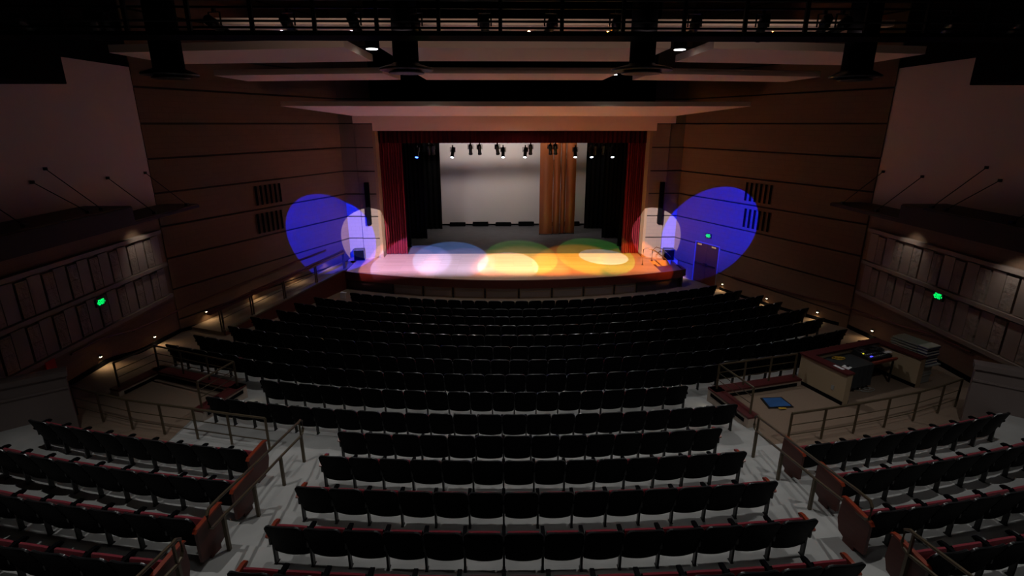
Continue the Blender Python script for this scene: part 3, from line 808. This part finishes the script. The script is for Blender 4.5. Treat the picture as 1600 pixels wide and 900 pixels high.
# ------------------------------------------------------------------ stage dressing
def pleated(name, x0, x1, y, z0, z1, n, amp, m, parent=None, flare=0, axis='x'):
    q = MB(); N = n*6; vs = []
    for th in (0,.03):
        for z in (z0, (z0+z1)/2, z1):
            for i in range(N+1):
                u = i/N; a = u*n*2*PI; k = amp*(1-.35*(z-z0)/(z1-z0))
                px_ = x0+(x1-x0)*u+.25*amp*math.sin(a*2); py = y+k*math.sin(a)+.3*k*math.sin(a*.37+1)+th
                vs.append((px_,py,z) if axis == 'x' else (py,px_,z))
    R = N+1; fs = []
    for t_ in (0,1):
        o = t_*3*R
        for j in range(2):
            for i in range(N):
                a = o+j*R+i; f = (a,a+1,a+R+1,a+R); fs.append(f if t_ == 0 else f[::-1])
    for i in range(N):
        fs.append((i,3*R+i,3*R+i+1,i+1)); a = 2*R+i; fs.append((a,a+1,3*R+a+1,3*R+a))
    q.add(vs, fs); return q.build(name, m, parent, smooth=True)
o = pleated('stage_curtain', -7.05, -5.85, 28.95, .93, 7.45, 9, .13, CURT); tag(o, 'crimson pleated curtain at the left side of the stage opening', 'curtain', 'crimson side curtains')
o = pleated('stage_curtain', 6.1, 7.1, 28.95, .93, 7.45, 9, .13, CURT); tag(o, 'crimson pleated curtain at the right side of the stage opening', 'curtain', 'crimson side curtains')
o = pleated('valance', -7.05, 7.1, 28.72, 6.88, 7.55, 60, .06, mat('dark_valance_velour', (.055,.004,.006), .95, spec=.1)); tag(o, 'dark red valance across the top of the stage opening', 'valance')
# black masking legs
for i,(x0,x1,y,lab) in enumerate(((-8.6,-5.9,30.6,'front left black masking curtain'),(-8.6,-5.3,33.0,'middle left black masking curtain'),(-8.8,-4.7,36.2,'rear left black masking curtain beside the pale backdrop'),
                    (6.2,8.8,30.6,'front right black masking curtain'),(5.7,8.8,33.0,'middle right black masking curtain'),(5.05,8.8,36.2,'rear right black masking curtain beside the pale backdrop'))):
    o = pleated('black_curtain', x0, x1, y, .93, 9.5, 12, .07, DARKC); tag(o, lab, 'curtain', 'black masking curtains')
q = MB(); q.box(-5.2,5.9,37.6,37.64,1.02,8.5); o = q.build('backdrop', SCREEN); tag(o, 'large pale backdrop hanging at the rear of the stage', 'backdrop')
for i in range(6):
    x0 = -4.3+i*1.62
    q = MB(); q.box(x0,x0+1.1,37.25,37.5,.9,1.16+.03*(i%2)); o = q.build('ground_row', BLK, bevel=.02); tag(o, '%s low black box on the floor below the backdrop' % ['leftmost','second from left','third from left','third from right','second from right','rightmost'][i], 'box', 'low black boxes under the backdrop')
# nested acoustic shell towers
for i,(xa,xb,y) in enumerate(((1.82,2.66,34.3),(2.70,3.14,34.4),(3.18,3.5,34.5),(3.54,4.15,34.6))):
    t = empty('acoustic_shell_tower', ((xa+xb)/2, y, .9)); w = (xb-xa)/2
    tag(t, ['leftmost and widest','second from left','third from left','rightmost'][i]+' amber wooden shell tower standing before the backdrop', 'shell tower', 'nested acoustic shell towers')
    q = MB(); n = 10; fr = [(-w+2*w*k/n, -.16*math.cos((k/n-.5)*PI*.9)) for k in range(n+1)]
    q.prism(fr+[(p[0],p[1]+.05) for p in fr[::-1]], .06, 7.4); q.build('curved_panel', SHELL, t, smooth=True)
    q = MB(); q.box(-w+.05,w-.05,.05,.12,.04,7.2); q.build('rear_frame', DKMET, t)
    q = MB(); q.box(-w,-w+.05,-.06,.12,0,.06); q.box(w-.05,w,-.06,.12,0,.06); q.build('foot', DKMET, t)
# boxes and column speakers either side of the opening
for side, sn, x, y in ((-1,'left',-8.2,27.75),(1,'right',8.3,27.55)):
    t = empty('floor_speaker', (x,y,.9), side*-.15); tag(t, 'square dark loudspeaker on the %s corner of the stage' % sn, 'loudspeaker', 'floor speakers')
    q = MB(); q.box(-.28,.28,-.25,.25,0,.58); q.build('cabinet', mat('speaker_paint',(.06,.055,.05),.6) if side == -1 else bpy.data.materials['speaker_paint'], t, bevel=.015)
    q = MB(); q.box(-.25,.25,-.262,-.25,.03,.55); q.build('grille', BLK, t)
for side, sn, x in ((-1,'left',-7.58),(1,'right',7.78)):
    t = empty('column_speaker', (x,YP-.30,2.75)); tag(t, 'tall slim black column loudspeaker on the wall %s of the stage' % sn, 'loudspeaker', 'column speakers')
    q = MB(); q.box(-.11,.11,-.10,.10,0,2.2); q.build('cabinet', BLKS, t, bevel=.015)
    q = MB(); q.box(-.09,.09,-.11,-.10,.05,2.15); q.build('grille', BLK, t)
    for zb_ in (.5,1.6):
        q = MB(); q.box(-.04,.04,.10,.20,zb_,zb_+.1); q.build('bracket', DKMET, t)

# ------------------------------------------------------------------ stage electrics
q = MB(); q.tube([(-6.4,32,6.83),(6.6,32,6.83)], .03); o = q.build('lighting_pipe', DKMET); tag(o, 'black pipe carrying spotlights behind the valance', 'pipe')
def fixture(name, loc, tilt, pan, lens, label, group, scale=1, up=False):
    t = empty(name, loc, pan); t.scale = (scale,)*3; tag(t, label, 'spotlight', group)
    q = MB(); q.box(-.03,.03,-.03,.03,-.05,.05); q.bar((-.13,0,-.06),(.13,0,-.06),.03,.015); q.bar((-.13,0,-.06),(-.13,0,-.30),.03,.015); q.bar((.13,0,-.06),(.13,0,-.30),.03,.015); q.build('yoke', DKMET, t)
    body = empty('_', (0,0,0)); bpy.data.objects.remove(body)
    R = Matrix.Translation((0,0,-.30)) @ Matrix.Rotation(tilt, 4, 'X')
    def lathe_t(prof, m, nm, par):
        q = MB(); q.lathe(prof, n=14); me = q.mesh(nm, m); me.transform(R); sm(me); o = bpy.data.objects.new(nm, me); C.objects.link(o); o.parent = par; return o
    bd = lathe_t([(.06,.26),(.10,.22),(.11,.05),(.085,.0),(.085,-.20),(.10,-.22),(.10,-.28)], DKMET, 'barrel', t)
    lathe_t([(.085,-.27),(.085,-.285)], lens, 'lens', bd)
    return t
fx = [(651,'b'),(669,0),(676,0),(707,1),(735,0),(749,0),(777,0),(786,1),(821,1),(829,0),(860,0),(868,0),(899,1),(924,1),(931,0),(944,0),(957,1)]
for i,(x,k) in enumerate(fx):
    X = onY(x, 226, 32).x
    side = 'first'; n = i+1
    lab = 'hanging spotlight on the stage pipe, %s' % (ORD[n]+' from the left' if n <= 9 else ORD[18-n]+' from the right')
    lab = ('blue glowing ' if k == 'b' else 'white glowing ' if k else 'unlit black ')+lab
    fixture('stage_spotlight', (X,32,6.83-(.18 if k else 0.02)-.05), (-.5 if k else .5), random.uniform(-.25,.25), LAMPB if k == 'b' else LAMPS if k else LENSD, lab, 'spotlights on the stage pipe', 1.15)

# ------------------------------------------------------------------ ceiling clouds
def cloud(label, px_, Zb, th, tilt=None):
    pts = [onZ(x,y,Zb+CP.z) for x,y in px_]
    t = MB(); c = sum(pts, Vector())/len(pts)
    t.prism([(p.x-c.x,p.y-c.y) for p in pts], 0, th)
    o = t.build('ceiling_cloud', CLOUD, loc=(c.x,c.y,c.z)); tag(o, label, 'acoustic panel', 'hanging ceiling clouds')
    return o
def cloudw(label, poly, z, th):
    cx = sum(p[0] for p in poly)/len(poly); cy = sum(p[1] for p in poly)/len(poly)
    zz = z if isinstance(z,(list,tuple)) else [z]*len(poly)
    t = MB(); t.prism([(p[0]-cx,p[1]-cy) for p in poly], [q-zz[0] for q in zz], 0, ztop=[q-zz[0]+th for q in zz])
    o = t.build('ceiling_cloud', CLOUD, loc=(cx,cy,zz[0])); tag(o, label, 'acoustic panel', 'hanging ceiling clouds'); return o
# nearest row
cloudw('left panel of the nearest row of hanging ceiling clouds', [(-10.7,15.1),(-4.35,14.0),(-4.35,17.0),(-10.7,17.9)], 9.6, .19)
cloudw('middle panel of the nearest row of hanging ceiling clouds', [(-3.5,14.0),(3.55,14.0),(3.55,16.9),(-3.5,16.9)], 9.6, .19)
cloudw('right panel of the nearest row of hanging ceiling clouds', [(4.6,14.0),(10.6,15.0),(10.6,17.9),(4.6,17.0)], 9.6, .19)
cloudw('left panel of the second row of hanging ceiling clouds', [(-10.3,19.5),(-4.4,18.5),(-4.3,21.1),(-10.3,22.0)], 9.4, .18)
cloudw('middle panel of the second row of hanging ceiling clouds', [(-3.35,18.5),(3.2,18.5),(3.2,21.2),(-3.35,21.2)], 9.4, .18)
cloudw('right panel of the second row of hanging ceiling clouds', [(4.3,18.5),(10.5,19.6),(10.5,22.0),(4.3,21.1)], 9.4, .18)
cloudw('long panel nearest the stage, above the stage opening', [(-9.95,24),(10.15,24),(7.9,27.25),(-7.75,27.25)], [8.56,8.56,8.2,8.2], .19)
cloudw('panel seen through the catwalk railing, nearest the top edge', [(-6.9,12.6),(8.0,12.6),(8.0,13.5),(-6.9,13.5)], 9.88, .12)
# suspension cables
# ------------------------------------------------------------------ ducts with round diffusers
for lab, X, zb_, r, R in (('inner left round black duct with ringed diffuser',-2.59,8.93,.27,.56),('inner right round black duct with ringed diffuser',2.45,8.93,.27,.64),('outer left round black duct ending near the plaster wall',-7.6,8.82,.3,.54),('outer right round black duct ending near the plaster wall',7.12,8.80,.3,.5)):
    t = empty('air_duct', (X,12.25,zb_)); tag(t, lab, 'duct', 'round ceiling ducts')
    q = MB(); q.lathe([(r,.12),(r,ZT-zb_-.002)], n=28); q.build('duct_pipe', BLK, t, smooth=True)
    q = MB(); q.lathe([(R,.0),(R+.015,.02),(R,.045),(r+.02,.13),(r,.15)], n=40); q.build('diffuser', BLKG, t, smooth=True)
    q = MB(); q.lathe([(R*.66,-.06),(R*.68,-.045),(R*.66,-.03),(R*.3,.02)], n=40); q.build('diffuser_ring', BLKG, t, smooth=True)
# catwalk
t = empty('catwalk', (0,11.3,9.42)); tag(t, 'black steel catwalk with railings crossing under the ceiling', 'catwalk')
q = MB(); q.box(-11.0,11.0,-.4,.3,.0,.065); q.build('deck', BLK, t)
for z in (.24,.6,1.1):
    q = MB(); q.tube([(-11,-.4,z),(11,-.4,z)], .022, 6); q.build('railing_pipe', DKMET, t)
    q = MB(); q.tube([(-11,.3,z),(11,.3,z)], .022, 6); q.build('railing_pipe', DKMET, t)
for i in range(20):
    x = -10.9+i*1.147
    q = MB(); q.box(x-.035,x+.035,-.43,-.37,.065,1.2); q.build('railing_post', DKMET, t)
cats = []
for i in range(16):
    x = -10.2+i*1.34+random.uniform(-.2,.2)
    for dx_ in (-7.6,7.12):
        if abs(x-dx_) < .75: x = dx_+(.78 if x > dx_ else -.78)
    fixture('catwalk_spotlight', (x,11.78,9.42+.6), random.uniform(.7,1.3), random.uniform(-.4,.4), LENSD, 'black spotlight on the catwalk railing, %s' % ((ORD[i+1]+' from the left') if i < 8 else ORD[16-i]+' from the right'), 'spotlights on the catwalk', 1.0)
q = MB(); q.box(-6.8,6.3,.58,.595,.15,.232); q.build('added_beam_mask', BLK, t)  # added plate that clips the lower edge of the stage beams
for x in (-6.5,-3,0,3,6):
    q = MB(); q.bar((x,.25,.05),(x,.585,.16),.02,.02); q.build('beam_mask_bracket', BLK, t)
# hanging loudspeaker clusters at the upper corners
for side, sn, X0, Y0_ in ((-1,'left',-12.6,12.0),(1,'right',12.6,12.0)):
    t = empty('speaker_cluster', (side*11.85, 13.0, 8.76)); tag(t, 'big black box hanging high in the upper %s corner' % sn, 'loudspeaker', 'corner speaker clusters')
    q = MB(); q.box(-.8,.8,-1.6,.9,0,3.2); q.build('cabinet', BLK, t, bevel=.02)
    q = MB(); q.box(-.72,.72,.9,.92,.1,3.1); q.build('grille', DARKC, t)
# downlights
HL = []
for X, Y, lab in ((-3.95,15.2,'large white ceiling downlight, nearer the camera, left'),(4.15,15.2,'large white ceiling downlight, nearer the camera, right'),(-3.45,22.7,'small white ceiling downlight, farther, left'),(3.9,22.7,'small white ceiling downlight, farther, right'),(-7.7,6.9,None),(7.7,6.9,None),(-2.0,8.9,None),(2.2,8.9,None),(-2.0,4.2,None),(2.2,4.2,None)):
    if lab:
        t = empty('downlight', (X,Y,9.72)); tag(t, lab, 'ceiling light', 'hanging downlights')
        q = MB(); q.lathe([(.10,.55),(.16,.45),(.17,0),(.155,0)], n=24); q.build('housing', BLK, t, smooth=True)
        q = MB(); q.lathe([(.148,-.012),(.148,.004)], n=24); q.build('lens', LAMPW, t)
        q = MB(); q.tube([(0,0,.5),(0,0,4.2)], .012, 6); q.build('stem', DKMET, t)
    HL.append((X,Y))
# ------------------------------------------------------------------ side ledges with angled rods
for side, sn in ((-1,'left'),(1,'right')):
    def lx(a): return side*a
    for k, (poly, z0, z1, nm) in enumerate((([(12.8,15.7),(11.45,15.7),(11.45,19.3),(12.8,19.3)],4.98,5.1,'far lower'),([(12.8,10.6),(11.40,10.6),(11.40,15.75),(12.8,15.75)],5.0,5.55,'middle thicker'),([(12.8,5.5),(11.1,5.5),(11.1,10.6),(12.8,10.6)],4.9,5.3,'near'))):
        cx = lx(12.1); cy = (poly[0][1]+poly[2][1])/2
        t = empty('wall_ledge', (cx,cy,z0)); tag(t, '%s dark wooden ledge below the plaster on the %s wall' % (nm, sn), 'ledge', 'dark wall ledges')
        P = [(lx(a)-cx, y-cy) for a,y in poly]
        q = MB(); q.prism(P, 0, z1-z0-.03); q.build('fascia', mat('ledge_wood_%s%d'%(sn,k), (.018,.006,.004), .6, spec=.2), t)
        P2 = [(lx(a+(.03 if a > 12 else .03))-cx, y-cy) for a,y in poly]
        q = MB(); q.prism(P2, z1-z0-.03, z1-z0); q.build('top_board', mat('ledge_top_%s%d'%(sn,k), (.07,.042,.03), .7), t)
    # rods from ledge edge up and back to the plaster wall
    for i,(y0,zr) in enumerate(((18.9,5.1),(17.1,5.1),(14.9,5.55),(14.4,5.55),(12.4,5.55),(10.9,5.55),(9.2,5.3))):
        a = Vector((side*(11.65),y0,zr+.03)); c = Vector((side*12.71,y0-.25,zr+(1.15 if i != 3 else .85)))
        t = empty('tie_rod', a); tag(t, 'thin dark rod bracing the %s ledge to the plaster, %s from the stage' % (sn, ORD[i+1]), 'rod', 'ledge tie rods')
        q = MB(); q.tube([(0,0,0),c-a], .012, 6); q.build('rod', DKMET, t)
        q = MB(); q.box(-.05,.05,-.05,.05,-.03,.05); q.build('foot_bracket', DKMET, t)
        q = MB(); q.lathe([(.05,-.04),(.05,.04)], c=tuple(c-a), n=10); q.build('wall_bracket', DKMET, t)

# ------------------------------------------------------------------ lights
def spot(loc, tgt, power, col, ang, blend=.05, size=.05, parent=None):
    l = bpy.data.lights.new('spot', 'SPOT'); l.energy = power; l.color = col; l.spot_size = math.radians(ang); l.spot_blend = blend; l.shadow_soft_size = size
    o = bpy.data.objects.new('spot_lamp', l); C.objects.link(o); o.location = loc
    d = Vector(tgt)-Vector(loc); o.rotation_euler = d.to_track_quat('-Z','Y').to_euler(); return o
def area(loc, tgt, power, col, sx, sy):
    l = bpy.data.lights.new('area', 'AREA'); l.energy = power; l.color = col; l.shape = 'RECTANGLE'; l.size = sx; l.size_y = sy
    o = bpy.data.objects.new('area_lamp', l); C.objects.link(o); o.location = loc; d = Vector(tgt)-Vector(loc); o.rotation_euler = d.to_track_quat('-Z','Y').to_euler(); return o
K = 1.0
for X, Y in HL:
    pw = {6.9:430, 8.9:300, 4.2:50, 15.2:400, 22.7:330}[Y]
    spot((X,Y,9.68), (X,Y,0), pw*K, (1,.97,.93), (80 if X < -7 else 94) if Y < 10 else (92 if X < 0 and Y < 20 else 104), .6, .02)
# step lights along both aisle walls
def step_light(label, p, nrm):
    t = empty('step_light', p, math.atan2(nrm[1],nrm[0])-PI/2); tag(t, label, 'step light', 'aisle step lights')
    q = MB(); q.prism([(-.06,0),(.06,0),(.04,.07),(-.04,.07)], .03, .06); q.box(-.07,.07,0,.012,-.06,.07); q.build('hood', DKMET, t)
    q = MB(); q.box(-.03,.03,.012,.045,-.005,.028); q.build('lens', LAMPY, t)
    loc = Vector(p)+Vector((nrm[0],nrm[1],0))*.09+Vector((0,0,-.0))
    spot(loc, loc+Vector((nrm[0]*.25,nrm[1]*.25,-.5)), 10, (1,.72,.38), 140, .8, .02)
steps = []
for side, sn in ((-1,'left'),(1,'right')):
    xs_ = [14.95,17.45] if side == -1 else [17.6]
    ss = [1.1,3.4,5.7,7.9] if side == -1 else [1.25,3.7,6.3,9.0]
    tot = len(xs_)+len(ss); i = 0
    for y in xs_:
        i += 1; r = math.hypot(12.75,YC-y)
        step_light('small glowing step light low on the %s wall, %s from the near end' % (sn, ORD[i]), (side*12.76,y,fz(side*12.7,r)+.32 if y > 14 else 1.1), (-side,0))
    for s in ss:
        i += 1; p = sw(side,s,0,.07); zf = (.36+.54*max(0,min(1,(s-.3)/7))) if side == -1 else fz(p.x,math.hypot(p.x,YC-p.y))
        step_light('small glowing step light low on the %s wall, %s from the near end' % (sn, ORD[i]), (p.x,p.y,zf+.32), (-side*.9163,-.4004))
# curb lights on the bay corners
for p, n, sn in (((-7.62,13.0,.88),(1,-.1),'left'),((5.0,12.6,.88),(-1,-.1),'right'),((5.9,9.9,.95),(0,1),'right')):
    spot(p, (p[0]+n[0]*.4,p[1]+n[1]*.4,.6), 1.2, (1,.85,.6), 120, .8, .02)
# ledge lamps washing the ribbed walls
spot((-12.1,17.5,4.95), (-12.8,17.5,3.2), 30, (1,.93,.82), 75, .9, .05)
spot((12.15,16.6,4.95), (12.8,16.6,3.2), 24, (1,.93,.85), 75, .9, .05)
spot((12.05,12.9,4.95), (12.8,12.9,3.2), 30, (1,.95,.9), 85, .9, .05)
# front-of-house theatrical beams (sources on the catwalk)
ZF = 9.75
KB = 5.6
def beam(x, y, rad, power, col, src, blend=.04):
    sv = Vector(src); tg = Vector((x,y,.9)); d = (tg-sv).length; spot(sv, tg, power*KB, col, 2*math.degrees(math.atan(rad/d)), blend, .005)
beam(-3.3,27.2,2.0,8500,(.16,.38,1),(-1.7,11.75,ZF))
beam(-5.3,26.4,2.0,7500,(.3,.34,1),(-5,11.75,ZF))
beam(.45,27.6,1.95,3000,(.25,1,.12),(1,11.75,ZF))
beam(4.5,27.8,2.05,3000,(.16,1,.10),(4,11.75,ZF))
beam(4.95,28.0,1.30,1500,(.80,.80,1),(5.8,20,9.2),.06)
beam(-2.9,26.0,1.9,6500,(1,.50,.80),(-3.6,11.75,ZF))
beam(-.3,25.9,1.55,7500,(1,.68,.72),(0,11.75,ZF))
beam(3.2,25.8,2.4,9000,(1,.27,.02),(1.6,11.75,ZF),.25)
beam(6.2,26.0,1.9,5200,(1,.30,.04),(5,11.75,ZF),.2)
beam(-5.8,26.0,2.0,3000,(1,.42,.60),(-5,11.75,ZF),.1)
beam(.3,25.2,2.6,6000,(1,.36,.12),(0,11.75,ZF),.4)
# blue pair on the side walls
spot((-5.2,11.75,ZF), (-9.25,26.6,2.35), 62000, (.0,.012,1), 14.0, .03, .01)
spot((5.6,11.75,ZF), (9.85,26.2,2.55), 70000, (.0,.012,1), 14.5, .03, .01)
# lavender patches on the wall columns
spot((1.5,11.75,ZF), (-7.9,28.2,2.15), 26000, (.9,.82,.95), 7.4, .03, .01)
spot((-1.5,11.75,ZF), (7.7,28.2,2.15), 26000, (.9,.82,.95), 7.4, .03, .01)
# stage work light on the backdrop and an added unseen strip that shades a band of it
area((0,33.2,8.3), (0.3,37.6,6.9), 300, (1,.90,.84), 9, .35)
spot((0,11.75,ZF), (0.3,37.6,2.4), 1700, (.97,.90,.93), 17.5, .4, .02)
spot((3.0,30,7.3), (2.9,34.4,2.2), 60, (1,.75,.55), 34, .9, .1)
q = MB(); q.box(-6.5,6.5,34.75,34.8,6.88,7.22); o = q.build('added_shade_strip', DARKC); tag(o, 'added unseen black strip shading a band of the backdrop', 'border')

area((.4,11.98,9.66), (.4,13.0,9.98), 14, (1,.75,.68), 13.5, .04)  # added unseen strip light brightening the panel behind the catwalk
# world: nearly black
w = bpy.data.worlds.new('world'); bpy.context.scene.world = w; w.use_nodes = True
w.node_tree.nodes['Background'].inputs[0].default_value = (.02,.014,.012,1); w.node_tree.nodes['Background'].inputs[1].default_value = .0
vs = bpy.context.scene.view_settings; vs.view_transform = 'Standard'; vs.look = 'None'; vs.gamma = 1; vs.exposure = 0; vs.use_curve_mapping = False
